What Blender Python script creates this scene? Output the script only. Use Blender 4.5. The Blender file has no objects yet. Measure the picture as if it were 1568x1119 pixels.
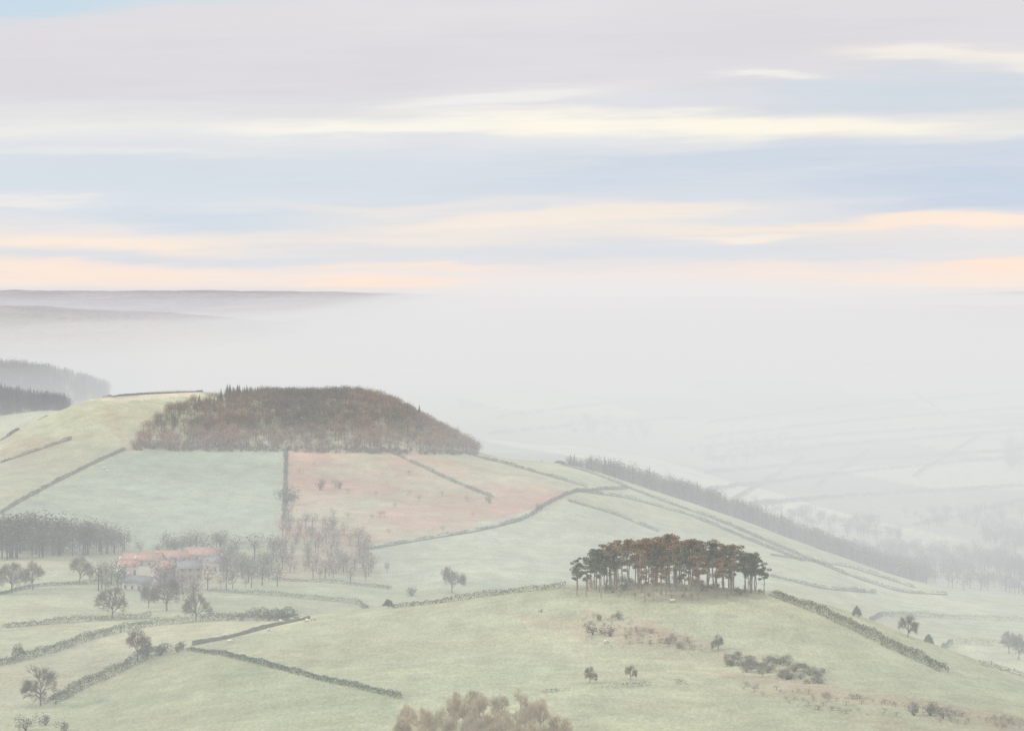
import bpy, math, numpy as np
from mathutils import Vector
rng=np.random.default_rng(7)
F=4446.0; CX=784.0; HY=430.0; CZ=200.0
def lin(c):
    c=np.array(c,float)/255.; return np.where(c<=.04045,c/12.92,((c+.055)/1.055)**2.4)
scene=bpy.context.scene
# ------------------------------------------------------------------ terrain survey (bearing, drop, range)
S=[(0,1119,680),(300,1119,650),(700,1119,620),(1100,1119,620),(1568,1119,640),
(0,1020,790),(150,1075,730),(0,950,900),(0,900,1000),(100,1000,815),(290,990,800),(470,945,850),(200,940,930),(250,893,1050),(100,862,1090),(400,900,1050),(0,852,1110),
(600,928,880),(740,910,880),(870,897,870),(1020,894,862),(1020,915,805),(1180,905,850),(1300,937,860),(1400,975,840),(1500,1012,810),(1568,1036,790),
(700,960,800),(500,1000,760),(700,1030,710),(900,990,750),(1000,940,785),(1100,1000,740),(1300,1050,690),(1450,1080,670),(900,1060,670),(300,1050,720),
(500,905,1040),(600,885,1110),(700,895,1070),(800,885,1120),(700,845,1200),(850,800,1320),(870,762,1400),(880,735,1500),(870,712,1600),
(200,842,1190),(400,835,1210),(300,760,1350),(300,700,1480),(300,640,1600),(300,600,1720),(440,760,1360),(440,690,1500),(440,640,1600),(440,612,1700),
(550,612,1700),(600,780,1330),(600,690,1510),(600,625,1680),(640,648,1660),(700,682,1630),(735,697,1620),(800,705,1620),(650,735,1440),(560,840,1210),
(0,790,1250),(0,740,1350),(0,682,1520),(100,720,1420),(100,650,1550),(130,613,1640),(200,603,1700),(60,645,1580),(180,690,1480),(-150,760,1480),
(1000,755,1560),(1100,790,1500),(1200,822,1440),(1300,858,1390),(1400,893,1340),(1480,912,1310),(1568,925,1300),(1200,870,1250),(1100,850,1280),(1300,900,1220),
(1200,900,1150),(1400,925,1230),(1480,960,1130),(1568,990,1050),(1400,960,1100),(1568,950,1180),(1000,820,1350),(1000,860,1220),(1000,790,1440),
(1400,870,1750),(1500,880,1650),(1568,890,1600),(1300,840,1850),(1200,800,2000),(1100,770,2100),(1000,730,2200),(900,700,2300),(800,690,2350),(700,680,2400),
(1200,740,2450),(1400,800,2150),(1568,820,2050),(1568,740,2450),(1400,720,2550),(1200,700,2700),(1000,680,2750),(1568,650,2950),(1300,630,3050),(1000,620,3100),(800,620,3000),
(1568,580,3500),(1200,560,3600),(900,560,3600),(1568,520,4100),(1200,510,4200),(800,500,4300),(1568,468,4700),(1400,468,4700),(1200,458,5200),(800,456,5500),(1000,456,5500),
(0,445,6500),(300,445,6500),(500,447,6500),(700,452,6500),(900,455,6500),(1200,453,6500),(1568,448,6500),
(0,468,4300),(150,474,4300),(300,482,4350),(450,500,4350),(600,520,4300),(0,520,3600),(300,540,3600),
(0,575,2500),(100,590,2500),(150,607,2500),(250,640,2450),(0,615,2150),(80,630,2150),(-100,600,2150)]
W=[]  # hidden ground: bearing px, range, drop
for px,D,dr in [(600,960,-114),(800,980,-116),(1000,960,-116),(1150,980,-120),(1300,1000,-124),(1450,960,-128),(1568,900,-129),
 (100,1850,-84),(300,1850,-84),(550,1850,-90),(0,1750,-112),(300,2050,-120),(550,2050,-125),(700,1850,-118),(900,1850,-128),(1050,1800,-138),(1200,1650,-146),(1350,1550,-156),(1480,1480,-160),
 (0,2320,-112),(100,2320,-118),(0,2850,-112),(150,2850,-125),(0,5000,-62),(300,5000,-70),(1568,5400,-70),(1400,5400,-66),
 (0,8500,-70),(500,8500,-70),(1000,8500,-70),(1568,8500,-70)]+[(p,400,-90) for p in (0,400,800,1200,1568)]+[(p,200,-58) for p in (0,400,800,1200,1568)]+[(p,110,-30) for p in (0,800,1568)]+[(p,520,-96) for p in (0,400,800,1200,1568)]:
    W.append(((px-CX)/F,math.log(D),dr))
for px,py,D in S: W.append(((px-CX)/F,math.log(D),-(py-HY)/F*D))
W=np.array(W); KU=2.6; C2=.03**2
def kern(a,b):
    d2=((a[:,None,0]-b[None,:,0])*KU)**2+(a[:,None,1]-b[None,:,1])**2
    return -np.sqrt(d2+C2)
n=len(W); A=np.zeros((n+3,n+3)); A[:n,:n]=kern(W[:,:2],W[:,:2])-np.eye(n)*1e-4
A[:n,n]=1;A[:n,n+1:]=W[:,:2];A[n,:n]=1;A[n+1:,:n]=W[:,:2].T
sol=np.linalg.solve(A,np.concatenate([W[:,2],[0,0,0]]))
def gh(X,D):
    """ground height at world x, y"""
    X=np.asarray(X,float).ravel();D=np.asarray(D,float).ravel()
    out=np.empty(len(X))
    for i in range(0,len(X),60000):
        x=X[i:i+60000];d=np.maximum(D[i:i+60000],100.)
        u=np.clip(x/d,-.23,.23);q=np.stack([u,np.log(d)],1)
        z=kern(q,W[:,:2])@sol[:n]+sol[n]+q@sol[n+1:]
        amp=np.clip(d/900.,.4,4)
        z+=amp*(.35*np.sin(x*.031+d*.017)*np.sin(d*.023-x*.011+1)+.16*np.sin(x*.09+2+np.sin(d*.05))*np.sin(d*.07))
        out[i:i+60000]=z+CZ
    return out
def pyof(z,D): return HY-F*(z-CZ)/D
LD=np.exp(np.linspace(math.log(560),math.log(8000),1500))
def locate(px,py,dmin=0):
    """survey: where the line of sight meets the ground"""
    X=(px-CX)/F*LD; p=pyof(gh(X,LD),LD)
    idx=np.where((p<=py)&(LD>=dmin))[0]
    if len(idx)==0: i=int(np.argmin(p)); D=LD[i]
    else:
        i=idx[0]
        if i>0 and p[i-1]>py: t=(p[i-1]-py)/(p[i-1]-p[i]+1e-9); D=LD[i-1]+t*(LD[i]-LD[i-1])
        else: D=LD[i]
    x=(px-CX)/F*D
    return np.array([x,D,gh([x],[D])[0]])
# ------------------------------------------------------------------ mesh helpers
def mk(name,V,T,mat,C=None,parent=None,smooth=False):
    V=np.asarray(V,np.float32);T=np.asarray(T,np.int32);k=T.shape[1]
    me=bpy.data.meshes.new(name);me.vertices.add(len(V));me.vertices.foreach_set('co',V.ravel())
    me.loops.add(T.size);me.loops.foreach_set('vertex_index',T.ravel())
    me.polygons.add(len(T));me.polygons.foreach_set('loop_start',np.arange(0,T.size,k,dtype=np.int32))
    try: me.polygons.foreach_set('loop_total',np.full(len(T),k,np.int32))
    except Exception: pass
    me.update(calc_edges=True)
    if C is not None:
        a=me.color_attributes.new('Col','FLOAT_COLOR','POINT')
        c=np.ones((len(V),4),np.float32);c[:,:3]=C;a.data.foreach_set('color',c.ravel())
    if smooth: me.polygons.foreach_set('use_smooth',np.ones(len(T),bool))
    if mat: me.materials.append(mat)
    o=bpy.data.objects.new(name,me);scene.collection.objects.link(o)
    if parent: o.parent=parent
    return o
def newmat(name):
    m=bpy.data.materials.new(name);m.use_nodes=True;nt=m.node_tree
    return m,nt,nt.nodes['Principled BSDF']
def veg_mat(name,scale=1.5,lo=.6,hi=1.35):
    m,nt,b=newmat(name);N=nt.nodes;L=nt.links
    a=N.new('ShaderNodeAttribute');a.attribute_name='Col'
    g=N.new('ShaderNodeNewGeometry');no=N.new('ShaderNodeTexNoise');no.inputs['Scale'].default_value=scale;no.inputs['Detail'].default_value=2
    L.new(g.outputs['Position'],no.inputs['Vector'])
    mr=N.new('ShaderNodeMapRange');mr.inputs[1].default_value=.3;mr.inputs[2].default_value=.7;mr.inputs[3].default_value=lo;mr.inputs[4].default_value=hi
    L.new(no.outputs[0],mr.inputs[0])
    v=N.new('ShaderNodeVectorMath');v.operation='SCALE';L.new(a.outputs['Color'],v.inputs[0]);L.new(mr.outputs[0],v.inputs['Scale'])
    L.new(v.outputs[0],b.inputs['Base Color']);b.inputs['Roughness'].default_value=.9;b.inputs['Specular IOR Level'].default_value=.0
    return m
M_VEG=veg_mat('foliage_and_bark',.5,.75,1.25); M_STONE=veg_mat('dry_stone',3.,.6,1.4)
def plain(name,c,scale=2.,lo=.75,hi=1.2,rough=.85):
    m,nt,b=newmat(name);N=nt.nodes;L=nt.links
    g=N.new('ShaderNodeNewGeometry');no=N.new('ShaderNodeTexNoise');no.inputs['Scale'].default_value=scale;no.inputs['Detail'].default_value=5
    L.new(g.outputs['Position'],no.inputs['Vector'])
    mr=N.new('ShaderNodeMapRange');mr.inputs[1].default_value=.3;mr.inputs[2].default_value=.7;mr.inputs[3].default_value=lo;mr.inputs[4].default_value=hi
    L.new(no.outputs[0],mr.inputs[0]);v=N.new('ShaderNodeVectorMath');v.operation='SCALE';v.inputs[0].default_value=c
    L.new(mr.outputs[0],v.inputs['Scale']);L.new(v.outputs[0],b.inputs['Base Color']);b.inputs['Roughness'].default_value=rough
    return m
# ------------------------------------------------------------------ ground sheet
uc=np.concatenate([-np.linspace(1.1,.25,18),np.linspace(-.235,.235,560),np.linspace(.25,1.1,18)])
vr=np.concatenate([np.linspace(math.log(110),math.log(560),60)[:-1],np.linspace(math.log(560),math.log(1800),620)[:-1],np.linspace(math.log(1800),math.log(9500),260)])
U,Vv=np.meshgrid(uc,vr);DD=np.exp(Vv);XX=U*DD
ZZ=gh(XX,DD).reshape(DD.shape)
PX=CX+F*XX/DD; PY=pyof(ZZ,DD)
def inpoly(x,y,poly):
    r=np.zeros(x.shape,bool);j=len(poly)-1
    for i in range(len(poly)):
        xi,yi=poly[i];xj,yj=poly[j]
        c=((yi>y)!=(yj>y))&(x<(xj-xi)*(y-yi)/(yj-yi+1e-9)+xi);r^=c;j=i
    return r
def vnoise(x,y,s,seed=0):
    x=x/s;y=y/s;xi=np.floor(x).astype(int);yi=np.floor(y).astype(int);fx=x-xi;fy=y-yi
    fx=fx*fx*(3-2*fx);fy=fy*fy*(3-2*fy)
    def h(a,b):
        q=np.sin(a*127.1+b*311.7+seed*74.7)*43758.5453;return q-np.floor(q)
    return (h(xi,yi)*(1-fx)+h(xi+1,yi)*fx)*(1-fy)+(h(xi,yi+1)*(1-fx)+h(xi+1,yi+1)*fx)*fy
GR=np.array([.36,.375,.24]);BR=np.array([.41,.25,.185]);OL=np.array([.335,.335,.21]);FR=np.array([.37,.405,.29]);MOOR=np.array([.28,.25,.265]);RB=np.array([.37,.31,.215])
COL=np.broadcast_to(GR,DD.shape+(3,)).copy()
wx=PX+14*(vnoise(XX,DD,25,1)-.5)+8*(vnoise(XX,DD,8,4)-.5);wy=PY+8*(vnoise(XX,DD,25,2)-.5)+5*(vnoise(XX,DD,8,5)-.5)
def paint(poly,c,d0,d1,a=1.,nz=0,seed=3,s=18):
    m=(inpoly(wx,wy,poly)&(DD>d0)&(DD<d1)).astype(float)*a
    if nz: m*=np.clip((vnoise(XX,DD,s,seed)*.5+vnoise(XX,DD,s*.35,seed+1)*.3+vnoise(XX,DD,s*.12,seed+2)*.2-.5)*nz+.6,0,1)
    COL[:]=COL*(1-m[...,None])+c*m[...,None]
paint([(0,790),(190,690),(440,690),(435,840),(0,840)],np.array([.30,.345,.245]),1180,1600)
paint([(0,790),(190,690),(300,690),(200,840),(0,840)],np.array([.28,.32,.22]),1180,1600,.5,1.5,72,60)
paint([(-200,720),(130,610),(330,600),(205,685),(190,690),(-200,860)],OL,1200,1900,.8,1.5,9)
paint([(140,620),(160,650),(200,690),(235,670),(250,625)],BR*.8,1400,1900,.35,3,12)
paint([(0,660),(60,665),(110,680),(0,720)],BR*.85,1300,1900,.4,3,13)
paint([(130,612),(310,596),(310,604),(200,616)],np.array([.5,.44,.31]),1500,1900,.8)
paint([(440,685),(600,682),(700,705),(800,740),(880,752),(830,775),(760,800),(560,838),(430,820)],BR,1200,1700,.8,2.4,21,40)
paint([(440,685),(610,685),(650,730),(600,760),(440,770)],BR*1.0,1200,1700,.6,1.4,23,30)
paint([(600,685),(735,697),(880,740),(800,745),(700,712)],np.array([.37,.345,.24]),1200,1800,.6)
paint([(420,780),(560,800),(620,880),(430,890)],BR*.85,1050,1500,.5,2,25)
paint([(740,935),(900,945),(1100,985),(1160,1010),(1090,1015),(1000,1010),(850,965)],RB,600,900,.75,2,31,14)
paint([(880,930),(1000,950),(1090,1000),(960,985)],BR*.85,600,900,.35,2.4,35,12)
paint([(1080,1030),(1300,1050),(1568,1095),(1568,1119),(1350,1119),(1200,1075)],BR*.8,560,800,.4,2.4,37,14)
paint([(300,995),(600,1070),(640,1119),(60,1119),(90,1075)],np.array([.325,.35,.22]),560,850,.8)
paint([(0,1020),(230,955),(455,947),(290,990),(80,1070),(0,1090)],np.array([.385,.38,.255]),560,960,.7)
paint([(500,1000),(750,1000),(1000,1040),(1568,1110),(1568,1140),(500,1140)],np.array([.31,.34,.215]),480,800,.55,1.5,71,60)
paint([(560,840),(860,770),(1000,800),(1150,850),(1180,900),(870,895),(600,900)],FR,950,1500,.8)
paint([(240,850),(345,850),(345,905),(190,910),(190,880)],np.array([.36,.31,.25]),1000,1180,.6,2,41)
paint([(930,885),(1150,885),(1180,915),(1100,925),(950,918)],np.array([.24,.24,.15]),780,900,.6,1.,42)
# walled pastures on the far valley side
cx_=np.floor((XX+DD*.35)/170);cy_=np.floor((DD-XX*.25)/210);hsh=np.sin(cx_*12.9+cy_*78.2)*43758.5;hsh=hsh-np.floor(hsh)
fv=np.clip((DD-1900)/200,0,1)*(1-np.clip((DD-3600)/500,0,1))*(PX>700)
COL*=(1+fv*(hsh-.6)*1.1)[...,None]
far=np.clip((DD-3300)/900,0,1);COL=COL*(1-far[...,None])+MOOR*far[...,None]
lm=(np.clip((DD-1900)/200,0,1)*np.clip((260-PX)/80,0,1)*(1-np.clip((DD-3300)/500,0,1)));COL=COL*(1-lm[...,None])+np.array([.17,.165,.165])*lm[...,None]
for s,a,sd in ((110,.10,49),(60,.09,50),(14,.09,51),(4,.10,52)):
    k=1+a*2*(vnoise(XX,DD,s,sd)-.5);COL*=k[...,None]
br=(vnoise(XX,DD,45,60)*.6+vnoise(XX,DD,13,61)*.4)[...,None];COL*=1+ (br-.5)*np.array([.12,.03,-.04])
R_,C_=DD.shape;ii=np.arange(R_*C_).reshape(R_,C_)
Q=np.stack([ii[:-1,:-1],ii[:-1,1:],ii[1:,1:],ii[1:,:-1]],-1).reshape(-1,4)
m,nt,b=newmat('meadow_ground');N=nt.nodes;L=nt.links
a=N.new('ShaderNodeAttribute');a.attribute_name='Col';g=N.new('ShaderNodeNewGeometry')
n1=N.new('ShaderNodeTexNoise');n1.inputs['Scale'].default_value=1.3;n1.inputs['Detail'].default_value=5;n1.inputs['Roughness'].default_value=.75
n2=N.new('ShaderNodeTexNoise');n2.inputs['Scale'].default_value=.12;n2.inputs['Detail'].default_value=5;n2.inputs['Roughness'].default_value=.7
mp=N.new('ShaderNodeMapping');mp.inputs['Scale'].default_value=(1,.3,1)
L.new(g.outputs['Position'],mp.inputs[0]);L.new(mp.outputs[0],n1.inputs['Vector']);L.new(mp.outputs[0],n2.inputs['Vector'])
n2s=N.new('ShaderNodeMath');n2s.operation='MULTIPLY_ADD';L.new(n2.outputs[0],n2s.inputs[0]);n2s.inputs[1].default_value=.5;n2s.inputs[2].default_value=.25
ad=N.new('ShaderNodeMath');ad.operation='ADD';L.new(n1.outputs[0],ad.inputs[0]);L.new(n2s.outputs[0],ad.inputs[1])
mr=N.new('ShaderNodeMapRange');mr.inputs[1].default_value=.7;mr.inputs[2].default_value=1.3;mr.inputs[3].default_value=.6;mr.inputs[4].default_value=1.3;L.new(ad.outputs[0],mr.inputs[0])
v=N.new('ShaderNodeVectorMath');v.operation='SCALE';L.new(a.outputs['Color'],v.inputs[0]);L.new(mr.outputs[0],v.inputs['Scale']);L.new(v.outputs[0],b.inputs['Base Color'])
b.inputs['Roughness'].default_value=1;b.inputs['Specular IOR Level'].default_value=0
bp=N.new('ShaderNodeBump');bp.inputs['Strength'].default_value=.5;bp.inputs['Distance'].default_value=.3;L.new(n1.outputs[0],bp.inputs['Height']);L.new(bp.outputs[0],b.inputs['Normal'])
mk('ground',np.stack([XX,DD,ZZ],-1).reshape(-1,3),Q,m,COL.reshape(-1,3),smooth=True)
# ------------------------------------------------------------------ tree templates (unit height)
class T:
    def __init__(s): s.v=[];s.t=[];s.c=[];s.n=0
    def add(s,v,t,c):
        v=np.asarray(v,float).reshape(-1,3);s.v.append(v);s.t.append(np.asarray(t).reshape(-1,3)+s.n);c=np.asarray(c,float)
        s.c.append(np.broadcast_to(c,(len(v),3)) if c.ndim==1 else c);s.n+=len(v)
    def limb(s,p0,p1,r0,r1,c,k=5):
        p0=np.array(p0,float);p1=np.array(p1,float);d=p1-p0;d/=np.linalg.norm(d)+1e-9
        a=np.cross(d,[0,0,1.] if abs(d[2])<.9 else [1.,0,0]);a/=np.linalg.norm(a);bb=np.cross(d,a)
        th=np.arange(k)*2*math.pi/k;ring=np.cos(th)[:,None]*a+np.sin(th)[:,None]*bb
        V=np.concatenate([p0+ring*r0,p1+ring*r1]);t=[]
        for i in range(k):
            j=(i+1)%k;t+=[(i,j,k+j),(i,k+j,k+i)]
        s.add(V,t,c)
    def leaves(s,P,size,c,aspect=.6,up=0.):
        k=len(P);d=rng.normal(size=(k,3));d[:,2]+=up;d/=np.linalg.norm(d,axis=1)[:,None];e=rng.normal(size=(k,3));e=np.cross(d,e);e/=np.linalg.norm(e,axis=1)[:,None]
        sz=(size*rng.uniform(.6,1.4,k))[:,None]
        V=np.stack([P-e*sz*aspect*.5,P+e*sz*aspect*.5,P+d*sz],1).reshape(-1,3)
        cc=np.asarray(c)*rng.uniform(.65,1.35,(k,1));s.add(V,np.arange(3*k).reshape(-1,3),np.repeat(cc,3,0))
    def done(s): return np.concatenate(s.v),np.concatenate(s.t),np.concatenate(s.c)
BARK=np.array([.13,.12,.095])
def bare(nt_=7,tw=.0055,wide=1.):
    t=T();cen=np.array([0,0,.5])
    def grow(p,d,l,r,k):
        q=p+d*l;t.limb(p,q,r,r*.7,BARK*(.8 if k<2 else 1),5 if k<2 else 3)
        if k==4:
            P=p+(q-p)*rng.uniform(.1,1,(nt_,1));dd=d+rng.normal(size=(nt_,3))*.6;dd/=np.linalg.norm(dd,axis=1)[:,None]
            e=np.cross(dd,rng.normal(size=(nt_,3)));e/=np.linalg.norm(e,axis=1)[:,None];ll=rng.uniform(.05,.12,(nt_,1))
            V=np.stack([P-e*tw*.5,P+e*tw*.5,P+dd*ll],1).reshape(-1,3);t.add(V,np.arange(3*nt_).reshape(-1,3),BARK*1.3);return
        m_=(7,5,4,4)[k]
        a0=rng.uniform(0,6.28)
        for i in range(m_):
            a=a0+i*2*math.pi/m_+rng.normal()*.3
            if k==0: tilt=[.12,.5,.9,1.15,.75,1.05,.6][i]+rng.normal()*.08
            else: tilt=rng.uniform(.2,.8)
            ax=np.cross(d,[.3,.2,1.]) if abs(d[2])<.95 else np.array([1.,0,0]);ax/=np.linalg.norm(ax);ay=np.cross(d,ax)
            nd=d*math.cos(tilt)+(ax*math.cos(a)+ay*math.sin(a))*math.sin(tilt);out=q-cen;out/=np.linalg.norm(out)+1e-6
            nd=nd+out*.2*(k>0)+np.array([0,0,.10]);nd/=np.linalg.norm(nd);st_=q if (i<m_-2 and k) or (k==0 and i<4) else p+d*l*rng.uniform(.55,.9)
            grow(st_,nd,l*rng.uniform(.68,.86)*(1.12 if (k==0 and i==0) else 1),r*.56,k+1)
    grow(np.array([0,0,0.]),np.array([rng.normal()*.04,rng.normal()*.04,1.]),.25,.022,0)
    v,tr,c=t.done();v=v/np.percentile(v[:,2],99.5);v[:,:2]*=.85*wide;return v,tr,c
def winter(narrow=1.,k=330):   # wood tree seen far off: bole, limbs, twig crown
    t=T();t.limb([0,0,0],[0,0,.6],.016,.008,BARK,4)
    for i in range(6):
        a=rng.uniform(0,6.28);z=rng.uniform(.25,.55);t.limb([0,0,z],[math.cos(a)*.2*narrow,math.sin(a)*.2*narrow,z+.28],.008,.003,BARK,3)
    P=rng.normal(size=(k,3));P/=np.linalg.norm(P,axis=1)[:,None];P*=(rng.uniform(.1,1,(k,1))**.45);P*=np.array([.32*narrow,.32*narrow,.38]);P*=(1+.22*np.sin(P[:,:1]*22+P[:,1:2]*17+rng.uniform(0,6)));P[:,2]+=.57
    t.leaves(P,.06,np.array([1,1,1.]),.35,.4);return t.done()
def conif(k=300,r=.17):
    t=T();t.limb([0,0,0],[0,0,.97],.016,.003,BARK,4)
    z=1-rng.uniform(0,1,k)**.65*.9;a=rng.uniform(0,6.28,k);R=r*(1.02-z)*rng.uniform(.6,1.15,k)
    p0=np.stack([0*z,0*z,z],1);p1=np.stack([np.cos(a)*R,np.sin(a)*R,z-R*.35],1);e=np.stack([-np.sin(a),np.cos(a),0*a],1)*(R*.3+.008)[:,None]
    V=np.stack([p0+[0,0,.02],p1-e,p1+e],1).reshape(-1,3);t.add(V,np.arange(3*k).reshape(-1,3),np.repeat(rng.uniform(.6,1.4,(k,1))*np.ones(3),3,0));return t.done()
def pine(col,ncl=(13,18)):
    t=T();x=y=0;pts=[np.array([0,0,0.])];
    for z in (.2,.4,.6,.78,.88):
        x+=rng.normal()*.012;y+=rng.normal()*.012;pts.append(np.array([x,y,z]))
    rr=[.016,.014,.012,.010,.007,.004]
    for i in range(5): t.limb(pts[i],pts[i+1],rr[i],rr[i+1],np.array([.34,.26,.20]) if i>1 else np.array([.30,.25,.21]),6)
    for i in range(rng.integers(*ncl)):
        z=rng.uniform(.48,.97);a=rng.uniform(0,6.28);R=rng.uniform(.04,.22)*(1.15-abs(z-.72)*1.5)
        j=min(int(z/.2),4);base=pts[j]+(pts[j+1]-pts[j])*.4;c=np.array([x*.7+math.cos(a)*R,y*.7+math.sin(a)*R,z])
        t.limb(base,c-[0,0,.01],.006,.002,np.array([.22,.17,.14]),3)
        k=rng.integers(110,190);P=rng.normal(size=(k,3));P/=np.linalg.norm(P,axis=1)[:,None];P*=rng.uniform(.2,1,(k,1))**.5
        s=rng.uniform(.05,.09);P=P*np.array([s,s,s*.6])+c
        t.leaves(P,.024,col*rng.uniform(.75,1.3),.6,.5)
    for i in range(7):
        z=rng.uniform(.2,.55);a=rng.uniform(0,6.28);t.limb([0,0,z],[math.cos(a)*.07,math.sin(a)*.07,z+.02],.003,.001,BARK,3)
    return t.done()
def bush(k=420,s0=.12):
    t=T();cs=[(rng.normal()*.3,rng.normal()*.3,rng.uniform(.3,.7),rng.uniform(.25,.42)) for _ in range(6)]
    for cx,cy,cz,s in cs:
        kk=k//6;P=rng.normal(size=(kk,3));P/=np.linalg.norm(P,axis=1)[:,None];P=P*s*rng.uniform(.3,1,(kk,1))+[cx,cy,cz];P[:,2]=np.clip(P[:,2],.02,1.05)
        t.leaves(P,s0,np.ones(3)*rng.uniform(.8,1.2),.35,.4)
    for i in range(5): t.limb([0,0,0],[rng.normal()*.3,rng.normal()*.3,.6],.03,.01,BARK,3)
    return t.done()
BARE=[bare() for _ in range(5)];WIN=[winter() for _ in range(6)];WINN=[winter(.6) for _ in range(4)];CON=[conif() for _ in range(4)]
LAR=[conif(170,.2) for _ in range(3)];BUSH=[bush() for _ in range(5)];BIR=[bare(4,.004,wide=.75) for _ in range(4)]
def scatter(name,tem,P,H,tint,wf=1.,mat=M_VEG):
    P=np.asarray(P);k=len(P)
    if k==0: return
    H=np.broadcast_to(H,(k,));tint=np.broadcast_to(tint,(k,3));ch=rng.integers(0,len(tem),k);Vs=[];Ts=[];Cs=[];n0=0
    for c in range(len(tem)):
        I=np.where(ch==c)[0]
        if len(I)==0: continue
        v,t,cc=tem[c];a=rng.uniform(0,6.28,len(I));w=wf*rng.uniform(.85,1.2,len(I))
        ca,sa=np.cos(a)[:,None],np.sin(a)[:,None]
        x=(v[:,0]*ca-v[:,1]*sa)*(H[I]*w)[:,None];y=(v[:,0]*sa+v[:,1]*ca)*(H[I]*w)[:,None];z=v[:,2]*H[I][:,None]
        V=np.stack([x,y,z],-1)+P[I][:,None,:];Vs.append(V.reshape(-1,3))
        Ts.append((t[None]+(np.arange(len(I))*len(v))[:,None,None]+n0).reshape(-1,3));n0+=len(I)*len(v)
        Cs.append((cc[None]*tint[I][:,None,:]).reshape(-1,3))
    return mk(name,np.concatenate(Vs),np.concatenate(Ts),mat,np.concatenate(Cs))
def region(poly,d0,d1,k):
    """random ground points inside a surveyed parcel between two ranges"""
    xs=[p[0] for p in poly];out=[]
    tries=0;got=0
    while got<k and tries<60:
        D=rng.uniform(d0,d1,4000);px=rng.uniform(min(xs),max(xs),4000);X=(px-CX)/F*D;z=gh(X,D)
        ok=inpoly(px,pyof(z,D),poly);out.append(np.stack([X,D,z],1)[ok]);got+=ok.sum();tries+=1
    return np.concatenate(out)[:k]
def tints(k,cols,var=.2):
    cols=np.array(cols);return cols[rng.integers(0,len(cols),k)]*rng.uniform(1-var,1+var,(k,1))
# hilltop wood
P=region([(200,690),(218,662),(250,635),(300,615),(560,600),(610,622),(650,650),(700,678),(735,696),(640,694),(440,692)],1460,1770,1700)
fx=CX+F*P[:,0]/P[:,1]
cols=tints(len(P),[(.20,.13,.09),(.26,.15,.09),(.20,.15,.115),(.27,.18,.10),(.13,.13,.085)],.3)
lb=np.clip((vnoise(P[:,0],P[:,1],38,77)-.42)*5,0,1)[:,None];cols=cols*(1-lb*.55)+np.array([.08,.095,.07])*lb*.55
fr=(P[:,1]<1540)|(fx>645);cols[fr]=cols[fr]*.5+np.array([.33,.22,.16])*.5
dome=1-.28*np.clip((400-fx)/180,0,1)
scatter('hilltop_wood',WIN,P,(5.3+3.8*vnoise(P[:,0],P[:,1],25,79)+rng.uniform(-.7,1.5,len(P)))*dome,cols,1.3)
P=region([(204,690),(730,697),(735,694),(440,684),(210,680)],1450,1620,260);scatter('wood_undergrowth',BUSH,P,rng.uniform(1.5,3,len(P)),tints(len(P),[(.24,.18,.13),(.20,.17,.12)]),1.2)
P2=region([(285,632),(320,608),(430,602),(470,615),(400,640)],1560,1770,60)
scatter('conifer_stand',CON,P2,rng.uniform(6.,8.2,len(P2)),tints(len(P2),[(.09,.11,.08),(.12,.13,.095)]),1.5)
P2=np.array([locate(px,py) for px,py in [(633,640),(638,643),(642,646),(602,620)]])
scatter('conifer_stand',CON,P2,rng.uniform(10,12,len(P2)),(.07,.085,.065),1.4)
# plantation belt
bp_=[]
for px in np.arange(868,1420,.95):
    t_=(px-868)/462.;D=1635+(1490-1635)*t_+rng.uniform(0,150);x=(px-CX)/F*D;bp_.append((x,D,gh([x],[D])[0]))
bp_=np.array(bp_);tt=np.clip((CX+F*bp_[:,0]/bp_[:,1]-868)/100,0,1)
scatter('plantation_belt',WIN+WIN+LAR+CON[:1],bp_,rng.uniform(8,13.5,len(bp_))*(.6+.4*tt),tints(len(bp_),[(.14,.14,.125),(.19,.145,.115),(.11,.135,.115)]),1.1)
# far left plantations
P=region([(-60,560),(0,565),(110,580),(165,600),(165,612),(-60,620)],2350,2650,800)
scatter('far_plantation',CON+WIN,P,rng.uniform(8,16,len(P)),(.06,.065,.08),1.3)
P=region([(-60,600),(0,602),(110,625),(60,665),(-60,690)],1950,2250,600)
scatter('far_plantation',CON+WIN,P,rng.uniform(8,13.5,len(P)),(.07,.07,.075),1.3)
# valley wood left
P=region([(-30,862),(0,858),(100,852),(185,850),(198,842),(160,832),(-30,834)],1060,1250,100)
scatter('valley_wood',WIN,P,7.+9*vnoise(P[:,0],P[:,1],14,5)+rng.uniform(-1.5,2,len(P)),tints(len(P),[(.11,.12,.09),(.15,.145,.11),(.09,.11,.08)],.3),1.5)
P=np.concatenate([region([(335,845),(430,850),(440,900),(345,905)],1020,1200,46),region([(150,905),(178,868),(192,890),(195,915)],1000,1200,12),region([(200,850),(345,838),(345,848),(240,856)],1090,1300,26),region([(205,925),(230,895),(340,898),(330,925)],950,1100,18)])
scatter('farmstead_trees',WIN,P,rng.uniform(3.5,11,len(P)),tints(len(P),[(.15,.15,.11),(.125,.14,.10),(.18,.15,.115)]),1.3)
P=region([(430,790),(560,825),(600,880),(540,893),(430,880)],1060,1400,95)
scatter('slope_trees',WIN+WINN,P,rng.uniform(4,9,len(P)),tints(len(P),[(.25,.195,.155),(.23,.21,.17)]),1.45)
P=region([(430,690),(600,690),(760,750),(810,790),(700,810),(560,835),(440,810)],1220,1600,26)
scatter('hillside_scrub',WIN,P,rng.uniform(1.5,3.6,len(P)),tints(len(P),[(.25,.25,.185),(.28,.22,.175)]),1.8)
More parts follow.
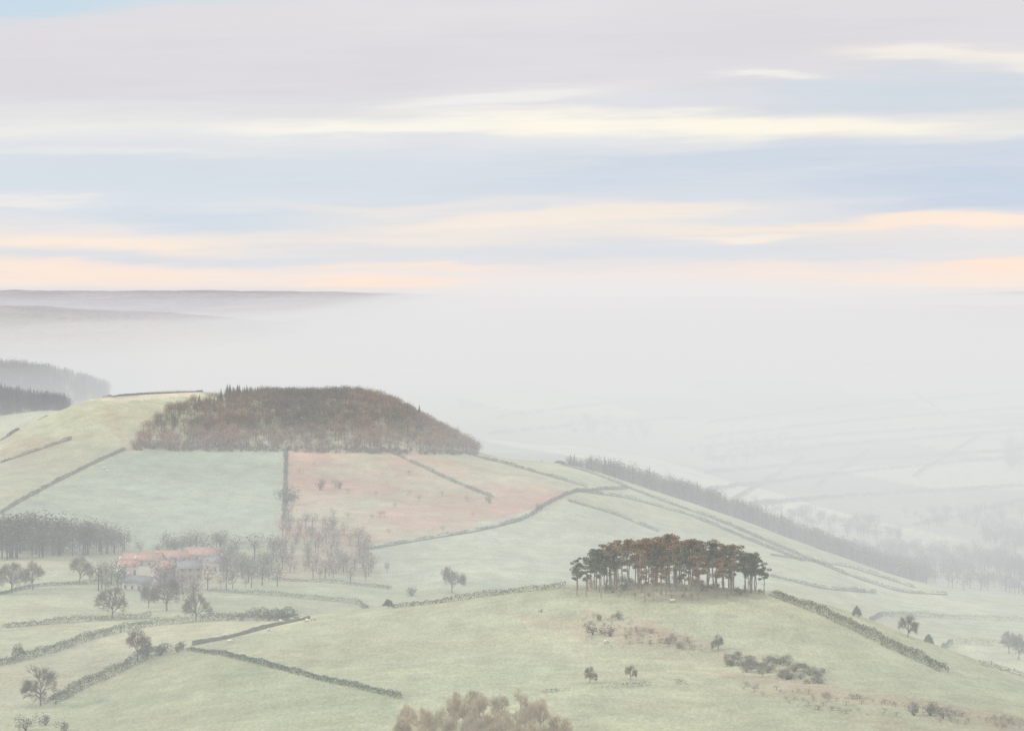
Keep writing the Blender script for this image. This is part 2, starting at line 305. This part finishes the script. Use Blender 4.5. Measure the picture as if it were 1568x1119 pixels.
# far right valley trees
for poly,d0,d1,k,h in [([(1300,838),(1568,850),(1568,912),(1480,905),(1400,888),(1320,860)],1450,2000,230,10),([(1380,790),(1568,780),(1568,815),(1420,810)],1900,2400,60,9),([(1500,815),(1568,820),(1568,850),(1510,840)],1800,2200,40,10),
   ([(1535,680),(1600,680),(1600,735),(1545,725)],2300,3000,40,16),([(1050,690),(1200,670),(1230,700),(1100,715)],2400,3000,60,10),([(860,640),(1000,650),(990,680),(870,670)],2500,3200,50,10),([(1130,770),(1330,800),(1400,830),(1300,830)],1800,2300,90,9)]:
    P=region(poly,d0,d1,k);scatter('valley_trees',WIN,P,rng.uniform(.6,1.2,len(P))*h,tints(len(P),[(.12,.135,.115),(.14,.135,.115)]),1.4)
# ------------------------------------------------------------------ hedges and walls
def path3(pl,step,dmin=0):
    pts=[]
    for (x0,y0),(x1,y1) in zip(pl[:-1],pl[1:]):
        L_=max(2,int(math.hypot(x1-x0,y1-y0)/12))
        for i in range(L_): pts.append(locate(x0+(x1-x0)*i/L_,y0+(y1-y0)*i/L_,dmin))
    pts.append(locate(*pl[-1],dmin));p=np.array(pts)
    for _ in range(2):
        q=p.copy();q[1:-1,:2]=(p[:-2,:2]+2*p[1:-1,:2]+p[2:,:2])/4;p=q
    s=np.concatenate([[0],np.cumsum(np.hypot(*(np.diff(p[:,:2],axis=0).T)))]);ss=np.arange(0,s[-1],step)
    x=np.interp(ss,s,p[:,0]);y=np.interp(ss,s,p[:,1]);return np.stack([x,y,gh(x,y)],1),s[-1]
def hedge(pl,h=1.8,w=1.5,c=(.09,.115,.075),dens=60,sz=.32,dmin=0,gap=.0):
    p,L_=path3(pl,.5,dmin)
    if len(p)<3: return
    k=int(L_*dens);i=rng.uniform(0,len(p)-1.01,k);j=i.astype(int);f=(i-j)[:,None];P=p[j]*(1-f)+p[j+1]*f
    d=p[j+1]-p[j];d/=np.linalg.norm(d,axis=1)[:,None]+1e-9;nn=np.stack([-d[:,1],d[:,0],0*d[:,0]],1)
    hm=h*(.55+.35*vnoise(i,i*0,23,3)+.35*vnoise(i,i*0,9,5)+.3*vnoise(i,i*0,3.5,6))
    if gap: keep=vnoise(i,i*0,17,8)+.2*rng.uniform(-1,1,k)>gap
    else: keep=np.ones(k,bool)
    th=rng.uniform(0,math.pi,k);r=rng.uniform(.3,1,k)**.5
    P=P+nn*(np.cos(th)*r*w*.5*(.6+.8*vnoise(i,i*0,6,9))+.5*(vnoise(i,i*0,30,12)-.5))[:,None];P[:,2]+=np.sin(th)*r*hm*.95
    cc=np.array(c)*(.8+.4*vnoise(i,i*0,11,13))[:,None]
    t=T();t.leaves(P[keep],sz,cc[keep],.5,.5);v,tr,cc=t.done();mk('hedge',v,tr,M_VEG,cc)
def wall(pl,h=1.3,w=.6,c=(.19,.19,.165),dmin=0):
    p,L_=path3(pl,1.5,dmin)
    if len(p)<3: return
    d=np.gradient(p[:,:2],axis=0);d/=np.linalg.norm(d,axis=1)[:,None]+1e-9;nn=np.stack([-d[:,1],d[:,0],0*d[:,0]],1)
    k=len(p);ix=np.arange(k);hh=(h*(.5+.7*vnoise(ix,ix*0,9,2)+rng.uniform(-.1,.1,k)))[:,None]*np.array([0,0,1.]);o=nn*w*.5;dn=np.array([0,0,-.4])
    V=np.stack([p-o*1.2+dn,p-o*.8+hh,p+o*.8+hh,p+o*1.2+dn],1).reshape(-1,3);t=[]
    for i in range(k-1):
        a=i*4;b_=a+4
        for q in range(3): t.append((a+q,a+q+1,b_+q+1,b_+q))
    e=(k-1)*4;t.append((3,2,1,0));t.append((e,e+1,e+2,e+3))
    mk('dry_stone_wall',V,t,M_STONE,np.array(c)*rng.uniform(.8,1.2,(len(V),1)))
DG=(.085,.105,.07)
hedge([(-20,1022),(70,1002),(150,975),(230,958),(330,950),(455,950)],2.4,2.8,DG,75)
hedge([(5,961),(100,953),(235,946)],2.1,2.2,DG,75)
hedge([(75,1078),(110,1060),(180,1030),(230,1005),(262,995)],2.7,3.0,DG,95)
hedge([(305,950),(380,945),(455,948)],3.1,2.8,(.10,.115,.08),70)
hedge([(290,995),(350,1005),(430,1025),(500,1043),(560,1056),(615,1070)],1.4,1.5,(.10,.14,.10),60)
hedge([(600,931),(680,922),(760,911),(870,899)],1.8,1.7,(.095,.115,.07),70)
hedge([(1185,912),(1250,937),(1300,960),(1350,985),(1400,1008),(1448,1030)],2.6,3.0,(.125,.135,.075),110)
hedge([(-10,912),(60,897),(160,893),(190,895)],1.3,1.2,DG)
hedge([(320,905),(420,912),(520,921),(600,930)],1.7,2.,(.11,.13,.095))
hedge([(415,888),(500,892),(600,902)],1.5,1.6,(.11,.13,.095))
hedge([(830,1060),(950,1052),(1050,1046)],1.1,1.6,(.19,.19,.13),35,gap=.45)
hedge([(1300,1068),(1400,1085),(1500,1105),(1590,1112)],1.5,3.,(.20,.19,.13),50,gap=.45)
wall([(295,988),(350,977),(420,958),(478,946)],1.2,.8,(.15,.15,.12))
for pl in [[(0,786),(60,752),(120,720),(192,688)],[(-20,685),(0,676),(60,641),(130,614)],[(0,709),(80,682),(110,672)],
  [(438,690),(437,760),(435,800)],[(575,682),(640,712),(700,740),(755,762)],[(705,692),(780,712),(860,735),(900,746)],[(830,705),(900,722),(1000,762),(1100,797),(1180,832),(1300,882),(1380,907),(1450,911)],
  [(560,842),(640,828),(740,812),(805,795),(835,772),(885,752),(960,748)],[(870,767),(940,787),(1010,815)],[(880,752),(960,762),(1060,790),(1150,828),(1230,860)],
  [(1180,882),(1260,902),(1340,908)],[(1180,850),(1300,868),(1400,900)]]:
    hedge(pl,1.6,2.2,(.11,.13,.095),30,.42,gap=.16)
    wall(pl,.6,.5,(.17,.175,.145))
wall([(130,614),(200,605),(310,600)],1.1,.6,(.16,.16,.13))
for pl in [[(1310,944),(1400,944),(1568,952)],[(1420,984),(1568,990)],[(1500,1017),(1568,1036)]]: hedge(pl,2.2,2.,(.13,.15,.115),50,gap=.12)
for y0,y1 in [(772,700),(745,690),(725,660),(705,650),(690,625),(800,745),(668,600)]:
    hedge([(1080,y0-20),(1300,(y0+y1)/2-12),(1568,y1)],3.,4.,(.09,.11,.08),13,1.3,dmin=1900,gap=.15)
for pl in [[(1250,745),(1330,690)],[(1400,730),(1500,668)],[(750,665),(900,650),(1060,640)],[(760,640),(950,615)],[(1120,770),(1230,700)],[(1450,640),(1400,600)],[(1400,805),(1480,790),(1568,765)]]:
    hedge(pl,3.,4.,(.12,.13,.10),9,1.3,dmin=1900,gap=.3)
# ------------------------------------------------------------------ single trees
def put(o,me,p,h,w=1.):
    o=bpy.data.objects.new(o,me);scene.collection.objects.link(o);o.location=p;o.location.z-=.1;o.scale=(h*w,h*w,h);o.rotation_euler[2]=rng.uniform(0,6.28);return o
def tmesh(tem,nm,tint):
    o=mk(nm,tem[0],tem[1],M_VEG,tem[2]*np.array(tint));me=o.data;bpy.data.objects.remove(o);return me
bare_me=[tmesh(b_,'bare_tree_mesh',(1.1,1.1,1.05)) for b_ in BARE]
for i,(px,py,hp) in enumerate([(62,1080,62),(210,1013,50),(172,947,49),(300,951,44),(255,935,50),(28,1010,26),(122,893,42),(18,908,48),(50,903,44),(692,908,40),(1100,996,25),(1390,975,34),(1545,1000,34),(1560,1010,40),(228,930,32),(903,1045,26),(965,1040,22)]):
    p=locate(px,py);put('bare_tree',bare_me[i%5],p,hp*p[1]/F,rng.uniform(1.,1.12))
bush_me=[tmesh(b_,'bush_mesh',c) for b_ in BUSH for c in ((.12,.145,.10),(.16,.15,.11))]
for px,py,hp in [(245,1003,20),(272,998,16),(225,1005,18),(280,994,14),(437,772,30),(445,768,18),(490,750,18),(520,748,14),(749,770,12),(630,912,18),(908,972,22),(935,974,18),(918,950,13),(947,948,16),(828,937,6),(1025,985,16),(1040,992,12),(1130,1003,8),(1145,1010,8),(1400,1095,20),(1425,1095,22),(1445,1100,16),(825,780,12),(70,1110,20),(40,1119,24),(100,1119,18)]:
    p=locate(px,py);put('shrub',bush_me[rng.integers(0,10)],p,hp*p[1]/F,1.)
P=region([(1110,1005),(1200,1010),(1265,1030),(1255,1048),(1180,1040),(1110,1022)],640,780,150);scatter('gorse_thicket',BUSH+WIN,P,rng.uniform(.7,1.9,len(P)),tints(len(P),[(.17,.185,.125),(.20,.19,.13)]),1.6)
P=region([(1100,1045),(1300,1065),(1568,1100),(1568,1119),(1250,1090)],600,720,110);scatter('bramble_scrub',WIN,P,rng.uniform(.5,1.5,len(P)),tints(len(P),[(.28,.26,.185),(.31,.245,.18)]),2.6)
P=region([(880,945),(960,950),(1070,985),(1090,1000),(960,985)],640,900,60);scatter('bramble_scrub',WIN,P,rng.uniform(.5,1.6,len(P)),tints(len(P),[(.26,.26,.185),(.29,.24,.175)]),2.4)
P=region([(610,1120),(650,1092),(830,1092),(850,1110),(860,1160),(600,1160)],560,685,80);scatter('birch_thicket',BIR,P,rng.uniform(3.,6.8,len(P)),tints(len(P),[(3.2,2.95,2.7),(2.9,2.8,2.5)],.1),1.05)
# Scots pine clump
PN=[pine(np.array([.12,.14,.09])) for _ in range(4)]+[pine(np.array([.25,.185,.11]),(14,18)) for _ in range(4)]
pine_me=[tmesh(t_,'pine_mesh',(1,1,1)) for t_ in PN]
pp=[];tr_=0
while len(pp)<88 and tr_<9000:
    tr_+=1;a=rng.uniform(0,6.28);r=rng.uniform(0,1)**.5;x=45+math.cos(a)*r*28;y=831+math.sin(a)*r*31
    if all((x-q[0])**2+(y-q[1])**2>5.5 for q in pp): pp.append((x,y,r))
for i,(x,y,r) in enumerate(pp):
    h=(14.6-4.6*r**3)*rng.uniform(.86,1.04);edge=abs(x-45)>19
    put('pine_tree',pine_me[int(rng.integers(0,4)) if (edge or rng.uniform()<.35) else int(rng.integers(4,8))],(x,y,gh([x],[y])[0]),h,rng.uniform(1.,1.3))
P=np.array([(45+math.cos(a)*r*27,831+math.sin(a)*r*30,0) for a,r in zip(rng.uniform(0,6.28,70),rng.uniform(.3,1,70))]);P[:,2]=gh(P[:,0],P[:,1])
scatter('grove_undergrowth',BUSH+WIN,P,rng.uniform(.8,3.,len(P)),tints(len(P),[(.19,.21,.14),(.24,.19,.14)]),1.3)
# ------------------------------------------------------------------ farmstead
M_W=plain('sandstone_wall',(.34,.29,.23),1.5);M_R=plain('pantile_roof',(.38,.225,.165),1.2,.7,1.3);M_SL=plain('slate_roof',(.20,.20,.20),1.2);M_G=plain('window_glass',(.03,.035,.04),1,rough=.2);M_D=plain('painted_door',(.10,.13,.10),1);M_WH=plain('limewash',(.60,.57,.52),1)
def box(name,x0,x1,y0,y1,z0,z1,mat,par):
    V=[(x,y,z) for z in (z0,z1) for x,y in ((x0,y0),(x1,y0),(x1,y1),(x0,y1))]
    return mk(name,V,[(3,2,1,0),(4,5,6,7),(0,1,5,4),(1,2,6,5),(2,3,7,6),(3,0,4,7)],mat,parent=par)
def house(name,px,py,L_,Wd,H,RH,rot,roof,wallm=M_W,chim=True,storeys=2,dmin=0):
    e=bpy.data.objects.new(name,None);scene.collection.objects.link(e);p=locate(px,py,dmin);e.location=(p[0],p[1],p[2]-.3);e.rotation_euler[2]=math.radians(rot)
    a=L_/2;b_=Wd/2
    V=[(-a,-b_,0),(a,-b_,0),(a,b_,0),(-a,b_,0),(-a,-b_,H),(a,-b_,H),(a,b_,H),(-a,b_,H),(-a,0,H+RH),(a,0,H+RH)]
    me=bpy.data.meshes.new('walls');me.from_pydata(V,[],[(0,1,5,4),(1,2,6,9,5),(2,3,7,6),(3,0,4,8,7)]);me.materials.append(wallm);o=bpy.data.objects.new('walls',me);scene.collection.objects.link(o);o.parent=e
    ov=.35;s=RH/b_;t=.18
    for sg,nm in ((-1,'roof_front'),(1,'roof_back')):
        y1=sg*(b_+ov);z1=H-ov*s;Vr=[(-a-ov,y1,z1+.02),(a+ov,y1,z1+.02),(a+ov,0,H+RH+.02),(-a-ov,0,H+RH+.02)];Vr+=[(x,y,z+t) for x,y,z in Vr]
        mk(nm,Vr,[(0,1,2,3),(4,5,6,7),(0,1,5,4),(1,2,6,5),(2,3,7,6),(3,0,4,7)],roof,parent=e)
    if chim:
        for sx in (-1,1): box('chimney',sx*(a-.6)-.4,sx*(a-.6)+.4,-.35,.35,H+RH-.5,H+RH+1.3,wallm,e)
    nw=max(2,int(L_/3));
    for st in range(storeys):
        z=.9+2.5*st
        for i in range(nw):
            x=-a+L_*(i+.5)/nw
            if st==0 and i==nw//2: box('door',x-.5,x+.5,-b_-.04,-b_-.004,.1,2.2,M_D,e);continue
            box('window',x-.45,x+.45,-b_-.03,-b_-.004,z,z+1.1,M_G,e);box('window_sill',x-.6,x+.6,-b_-.12,-b_-.004,z-.16,z-.01,M_WH,e)
    for z in ([1.0,3.4] if storeys>1 else [1.2]): box('gable_window',-a-.03,-a-.004,-.45,.45,z,z+1.,M_G,e)
house('farm_barn',220,866,15,6.5,3.,2.3,-8,M_R,chim=False,storeys=1)
house('farm_barn',262,861,13,6,2.8,2.2,10,M_R,chim=False,storeys=1)
house('farm_barn',312,858,14,6.5,3.,2.4,-12,M_R,chim=False,storeys=1)
house('stone_farmhouse',290,886,9,6,4.6,2.4,12,M_SL)
house('stone_farmhouse',215,903,12,5.5,3.2,2.,-30,M_SL,M_WH,storeys=1)
house('stone_farmhouse',250,884,8,5.5,4.2,2.1,60,M_R)
house('stone_cottage',196,880,7,5,4.0,2.,25,M_R,M_WH)
house('stone_cottage',330,873,8,5,3.8,2.,-35,M_SL)
house('farm_shed',262,900,8,4.5,2.3,1.3,-20,M_SL,M_WH,chim=False,storeys=1)
house('farm_shed',236,893,6,4,2.3,1.2,30,M_R,M_W,chim=False,storeys=1)
# ------------------------------------------------------------------ sheep
def ell(t,c,r,col,k=8):
    V=[];Fc=[]
    for i in range(k+1):
        for j in range(k): 
            th=math.pi*i/k;ph=2*math.pi*j/k;V.append((c[0]+r[0]*math.sin(th)*math.cos(ph),c[1]+r[1]*math.sin(th)*math.sin(ph),c[2]+r[2]*math.cos(th)))
    for i in range(k):
        for j in range(k):
            a=i*k+j;b_=i*k+(j+1)%k;Fc+=[(a,b_,b_+k),(a,b_+k,a+k)]
    t.add(V,Fc,col)
WOOL=np.array([.66,.63,.54]);FACE=np.array([.12,.1,.09])
t=T();ell(t,(0,0,.62),(.50,.25,.27),WOOL);ell(t,(.30,0,.66),(.28,.22,.25),WOOL);ell(t,(-.34,0,.62),(.24,.22,.24),WOOL)
t.limb((.45,0,.66),(.68,0,.36),.13,.085,WOOL,7);ell(t,(.74,0,.24),(.10,.075,.13),FACE);ell(t,(.78,0,.13),(.06,.05,.07),FACE)
for s in (-1,1):
    t.limb((.68,s*.06,.32),(.64,s*.17,.31),.03,.012,FACE,4)
    t.limb((.33,s*.13,.48),(.34,s*.13,.24),.065,.038,WOOL*.7,6);t.limb((.34,s*.13,.24),(.33,s*.13,-.02),.036,.03,FACE,6)
    t.limb((-.36,s*.13,.52),(-.30,s*.13,.36),.09,.055,WOOL*.8,6);t.limb((-.30,s*.13,.36),(-.40,s*.13,.24),.05,.035,FACE,6);t.limb((-.40,s*.13,.24),(-.37,s*.13,-.02),.035,.03,FACE,6)
t.limb((-.56,0,.66),(-.62,0,.44),.04,.025,WOOL,5)
sheep_me=tmesh(t.done(),'sheep_mesh',(1,1,1))
for px,py in [(333,978),(345,975),(352,984),(383,968),(398,962),(430,953),(447,950),(462,949),(470,952),(479,950),(412,966),(1030,922),(928,985),(160,718),(165,722)]:
    p=locate(px,py);o=put('sheep',sheep_me,p,1.1);o.location.z+=.1
# ------------------------------------------------------------------ mist
def vol(name,c,sig):
    m=bpy.data.materials.new(name);m.use_nodes=True;nt=m.node_tree;nt.nodes.clear();o=nt.nodes.new('ShaderNodeOutputMaterial')
    ab=nt.nodes.new('ShaderNodeVolumeAbsorption');ab.inputs['Color'].default_value=(0,0,0,1);ab.inputs['Density'].default_value=sig
    em=nt.nodes.new('ShaderNodeEmission');em.inputs['Color'].default_value=(*c,1);em.inputs['Strength'].default_value=sig  # emission stands in for ambient light scattered by the mist; no real scattering
    ad=nt.nodes.new('ShaderNodeAddShader');nt.links.new(ab.outputs[0],ad.inputs[0]);nt.links.new(em.outputs[0],ad.inputs[1]);nt.links.new(ad.outputs[0],o.inputs['Volume'])
    try: m.cycles.homogeneous_volume=True
    except Exception: pass
    return m
def slab(name,x0,x1,y0,y1,topf,zb,mat,nx=60,ny=40):
    xs=np.linspace(x0,x1,nx);ys=np.linspace(y0,y1,ny);X,Y=np.meshgrid(xs,ys);Zt=topf(X,Y)
    V=np.concatenate([np.stack([X,Y,Zt],-1).reshape(-1,3),np.stack([X,Y,0*Zt+zb],-1).reshape(-1,3)]);ii=np.arange(nx*ny).reshape(ny,nx);o=nx*ny
    q=np.stack([ii[:-1,:-1],ii[:-1,1:],ii[1:,1:],ii[1:,:-1]],-1).reshape(-1,4);F_=[q,q[:,::-1]+o]
    for e,fl in ((ii[0,:],0),(ii[-1,:],1),(ii[:,0],1),(ii[:,-1],0)):
        s=np.stack([e[:-1],e[:-1]+o,e[1:]+o,e[1:]],-1);F_.append(s[:,::-1] if fl else s)
    mk(name,V,np.concatenate(F_),mat)
slab('valley_haze',-7000,7000,-50,9300,lambda X,Y:CZ-18+0*X,-120,vol('haze',(.75,.76,.765),.00025),2,2)
slab('valley_mist',-6500,6500,0,9200,lambda X,Y:CZ-74+0*X,-110,vol('mist',(.755,.79,.785),.00082),2,2)
def ss(x,a,b_): t=np.clip((x-a)/(b_-a),0,1);return t*t*(3-2*t)
for i,(tp,sg,y0) in enumerate([(9,.0003,2000),(-4,.0004,2100),(-18,.0004,2300),(-36,.0004,2600),(-62,.0003,2850)]):
    def tf(X,Y,tp=tp,i=i):
        px=CX+F*X/3600.;off=-54*(1-ss(px,250,850))-26*ss(px,1250,1600)
        return CZ+tp+off+(14+16*(1-ss(px,300,700)))*(vnoise(X,Y,420,i)-.5)+9*(vnoise(X,Y,170,i+9)-.5)
    slab('fog_bank',-4200+i*40,4200-i*40,y0,6300-i*30,tf,-100+i,vol('fog',(.84,.822,.822),sg),110,80)
# ------------------------------------------------------------------ sky
w=bpy.data.worlds.new('World');scene.world=w;w.use_nodes=True;nt=w.node_tree;N=nt.nodes;L=nt.links;N.clear()
def MM(op,a,b_=None,c=None):
    n_=N.new('ShaderNodeMath');n_.operation=op
    for i,x in enumerate((a,b_,c)):
        if x is None: continue
        if isinstance(x,(int,float)): n_.inputs[i].default_value=x
        else: L.new(x,n_.inputs[i])
    return n_.outputs[0]
tc=N.new('ShaderNodeTexCoord');sp=N.new('ShaderNodeSeparateXYZ');L.new(tc.outputs['Generated'],sp.inputs[0])
Pp=MM('MULTIPLY',MM('ARCTAN2',sp.outputs[0],sp.outputs[1]),4.446);Qq=MM('MULTIPLY',MM('ARCSINE',sp.outputs[2]),4.446)
def noise(sx,sy,det,seed,rough=.5):
    cb=N.new('ShaderNodeCombineXYZ');L.new(MM('MULTIPLY',Pp,sx),cb.inputs[0]);L.new(MM('MULTIPLY',MM('SUBTRACT',Qq,MM('MULTIPLY',Pp,.03)),sy),cb.inputs[1]);cb.inputs[2].default_value=seed
    n_=N.new('ShaderNodeTexNoise');n_.inputs['Scale'].default_value=1;n_.inputs['Detail'].default_value=det;n_.inputs['Roughness'].default_value=rough;L.new(cb.outputs[0],n_.inputs['Vector']);return n_.outputs[0]
nA=noise(2.2,11,3,3.3);nB=noise(3.2,40,5,8.1,.6);nC=noise(2.6,34,6,1.7,.62);nD=noise(1.6,9,4,5.5,.55);nE=noise(5,90,4,2.5,.6)
Q2=MM('ADD',Qq,MM('MULTIPLY',MM('SUBTRACT',nA,.5),.06));Q2=MM('ADD',Q2,MM('MULTIPLY',MM('SUBTRACT',nB,.5),.04))
st=[(450,238,230,229),(436,246,234,227),(415,242,232,228),(397,230,228,230),(372,229,228,229),(352,237,231,228),(330,225,227,231),(290,217,223,231),(250,219,225,231),(225,228,229,232),(200,232,233,233),(170,229,228,230),(130,224,222,226),(80,224,221,225),(20,225,222,225),(-60,222,222,226)]
rp=N.new('ShaderNodeValToRGB');els=rp.color_ramp.elements
ps=[(.02+(450-s[0])/1000.*1.5,s[1:]) for s in st]
while len(els)<len(ps): els.new(.5)
for e,(p,c) in zip(els,ps): e.position=p;e.color=(*lin(c),1)
L.new(MM('ADD',MM('MULTIPLY',MM('ADD',Q2,.02),1.5),.02),rp.inputs[0]);cur=rp.outputs[0]
SK=[(60,0,360,42,-.11,(202,221,234),1),(100,120,500,50,0,(219,217,222),.7),(900,70,700,40,-.05,(221,218,223),.6),(1480,97,190,13,.05,(246,240,230),.85),(1400,140,270,26,-.03,(209,219,229),.85),(1180,119,70,5,0,(248,244,236),.7),
(1060,193,450,18,.0,(255,249,233),1),(560,200,190,16,-.04,(252,248,238),.9),(760,150,170,12,-.08,(243,241,237),.8),(620,214,110,6,0,(224,226,231),.7),(1050,152,200,10,-.02,(224,225,231),.7),
(1200,250,560,28,-.05,(208,218,230),.9),(1500,290,300,36,0,(202,213,229),.9),(200,285,380,40,-.02,(214,223,232),.75),(60,200,160,8,0,(238,236,233),.7),(50,309,120,8,0,(242,236,230),.7),(150,245,260,8,-.02,(235,235,233),.6),
(330,337,200,15,0,(211,222,232),.85),(860,328,320,14,-.03,(248,236,223),.85),(620,312,220,8,-.03,(240,233,227),.6),(1400,345,320,10,.0,(254,236,219),.95),(130,366,260,15,.02,(252,236,221),.95),(600,366,240,8,0,(243,233,226),.7),
(950,382,330,13,0,(222,226,231),.85),(130,420,270,16,0,(254,235,220),.95),(620,405,240,5,0,(250,233,220),.8),(650,434,170,12,0,(255,232,216),1),(1360,426,380,21,-.03,(255,233,217),1),(1540,410,160,13,0,(255,231,213),.9),
(250,394,330,7,0,(222,226,231),.75),(1150,363,120,5,0,(250,240,227),.8),(1050,342,200,7,0,(245,236,226),.6),(1250,395,260,6,0,(225,227,231),.7)]
for cx,cy,sx,sy,ti,col,am in SK:
    dP=MM('SUBTRACT',Pp,(cx-784)/1000.);dx=MM('MULTIPLY',dP,1000./sx);dy=MM('MULTIPLY',MM('ADD',MM('SUBTRACT',Q2,(430-cy)/1000.),MM('MULTIPLY',dP,ti)),1000./(sy*1.1))
    mk_=MM('EXPONENT',MM('MULTIPLY',MM('ADD',MM('MULTIPLY',dx,dx),MM('MULTIPLY',dy,dy)),-1.))
    mk_=MM('ADD',mk_,MM('MULTIPLY',MM('MULTIPLY',MM('SUBTRACT',nC,.5),2.3),MM('POWER',mk_,.5)))
    r=N.new('ShaderNodeMapRange');r.interpolation_type='SMOOTHSTEP';r.inputs[1].default_value=.02;r.inputs[2].default_value=.9;r.inputs[4].default_value=min(am,1);L.new(mk_,r.inputs[0])
    x=N.new('ShaderNodeMix');x.data_type='RGBA';L.new(r.outputs[0],x.inputs[0]);L.new(cur,x.inputs[6]);x.inputs[7].default_value=(*lin(col),1);cur=x.outputs[2]
tx=MM('ADD',MM('ADD',MM('MULTIPLY',MM('SUBTRACT',nD,.5),.13),MM('MULTIPLY',MM('SUBTRACT',nE,.5),.06)),1.01)
vs=N.new('ShaderNodeVectorMath');vs.operation='SCALE';L.new(cur,vs.inputs[0]);L.new(tx,vs.inputs['Scale'])
SE,SR=math.radians(28),math.radians(-108)
sky=N.new('ShaderNodeTexSky');sky.sky_type='NISHITA';sky.sun_disc=False;sky.sun_elevation=SE;sky.sun_rotation=SR
# overcast: brightens toward the zenith; low cloud streaks only over the moor
hi=N.new('ShaderNodeMapRange');hi.inputs[1].default_value=.12;hi.inputs[2].default_value=.8;hi.inputs[3].default_value=1;hi.inputs[4].default_value=2.1;L.new(sp.outputs[2],hi.inputs[0])
vh=N.new('ShaderNodeVectorMath');vh.operation='SCALE';vh.inputs[0].default_value=tuple(lin((222,221,225)));L.new(hi.outputs[0],vh.inputs['Scale'])
b1=N.new('ShaderNodeBackground');L.new(sky.outputs[0],b1.inputs[0]);b1.inputs[1].default_value=.1
b2=N.new('ShaderNodeBackground');L.new(vs.outputs[0],b2.inputs[0])
b3=N.new('ShaderNodeBackground');L.new(vh.outputs[0],b3.inputs[0])
m1=N.new('ShaderNodeMapRange');m1.interpolation_type='SMOOTHSTEP';m1.inputs[1].default_value=.10;m1.inputs[2].default_value=.14;m1.inputs[3].default_value=1;m1.inputs[4].default_value=0;L.new(sp.outputs[2],m1.inputs[0])
m2=N.new('ShaderNodeMapRange');m2.interpolation_type='SMOOTHSTEP';m2.inputs[1].default_value=.75;m2.inputs[2].default_value=.9;L.new(sp.outputs[1],m2.inputs[0])
mxa=N.new('ShaderNodeMixShader');L.new(MM('MULTIPLY',m1.outputs[0],m2.outputs[0]),mxa.inputs[0]);L.new(b3.outputs[0],mxa.inputs[1]);L.new(b2.outputs[0],mxa.inputs[2])
mx=N.new('ShaderNodeMixShader');mx.inputs[0].default_value=.98;L.new(b1.outputs[0],mx.inputs[1]);L.new(mxa.outputs[0],mx.inputs[2])
wo=N.new('ShaderNodeOutputWorld');L.new(mx.outputs[0],wo.inputs[0])
sl=bpy.data.lights.new('sun','SUN');sl.energy=2.0;sl.angle=math.radians(11);sl.color=(1,.95,.88);so=bpy.data.objects.new('sun',sl);scene.collection.objects.link(so)
dv=Vector((math.sin(SR)*math.cos(SE),math.cos(SR)*math.cos(SE),math.sin(SE)));so.rotation_euler=dv.to_track_quat('Z','Y').to_euler()
cd=bpy.data.cameras.new('camera');cam=bpy.data.objects.new('camera',cd);scene.collection.objects.link(cam);scene.camera=cam
cam.location=(0,0,CZ);cam.rotation_euler=(math.radians(90),0,0);cd.sensor_width=36;cd.lens=36*F/1568.;cd.shift_y=-(559.5-HY)/1568.;cd.clip_start=1;cd.clip_end=20000
scene.view_settings.view_transform='Standard';scene.view_settings.look='None';scene.view_settings.exposure=0
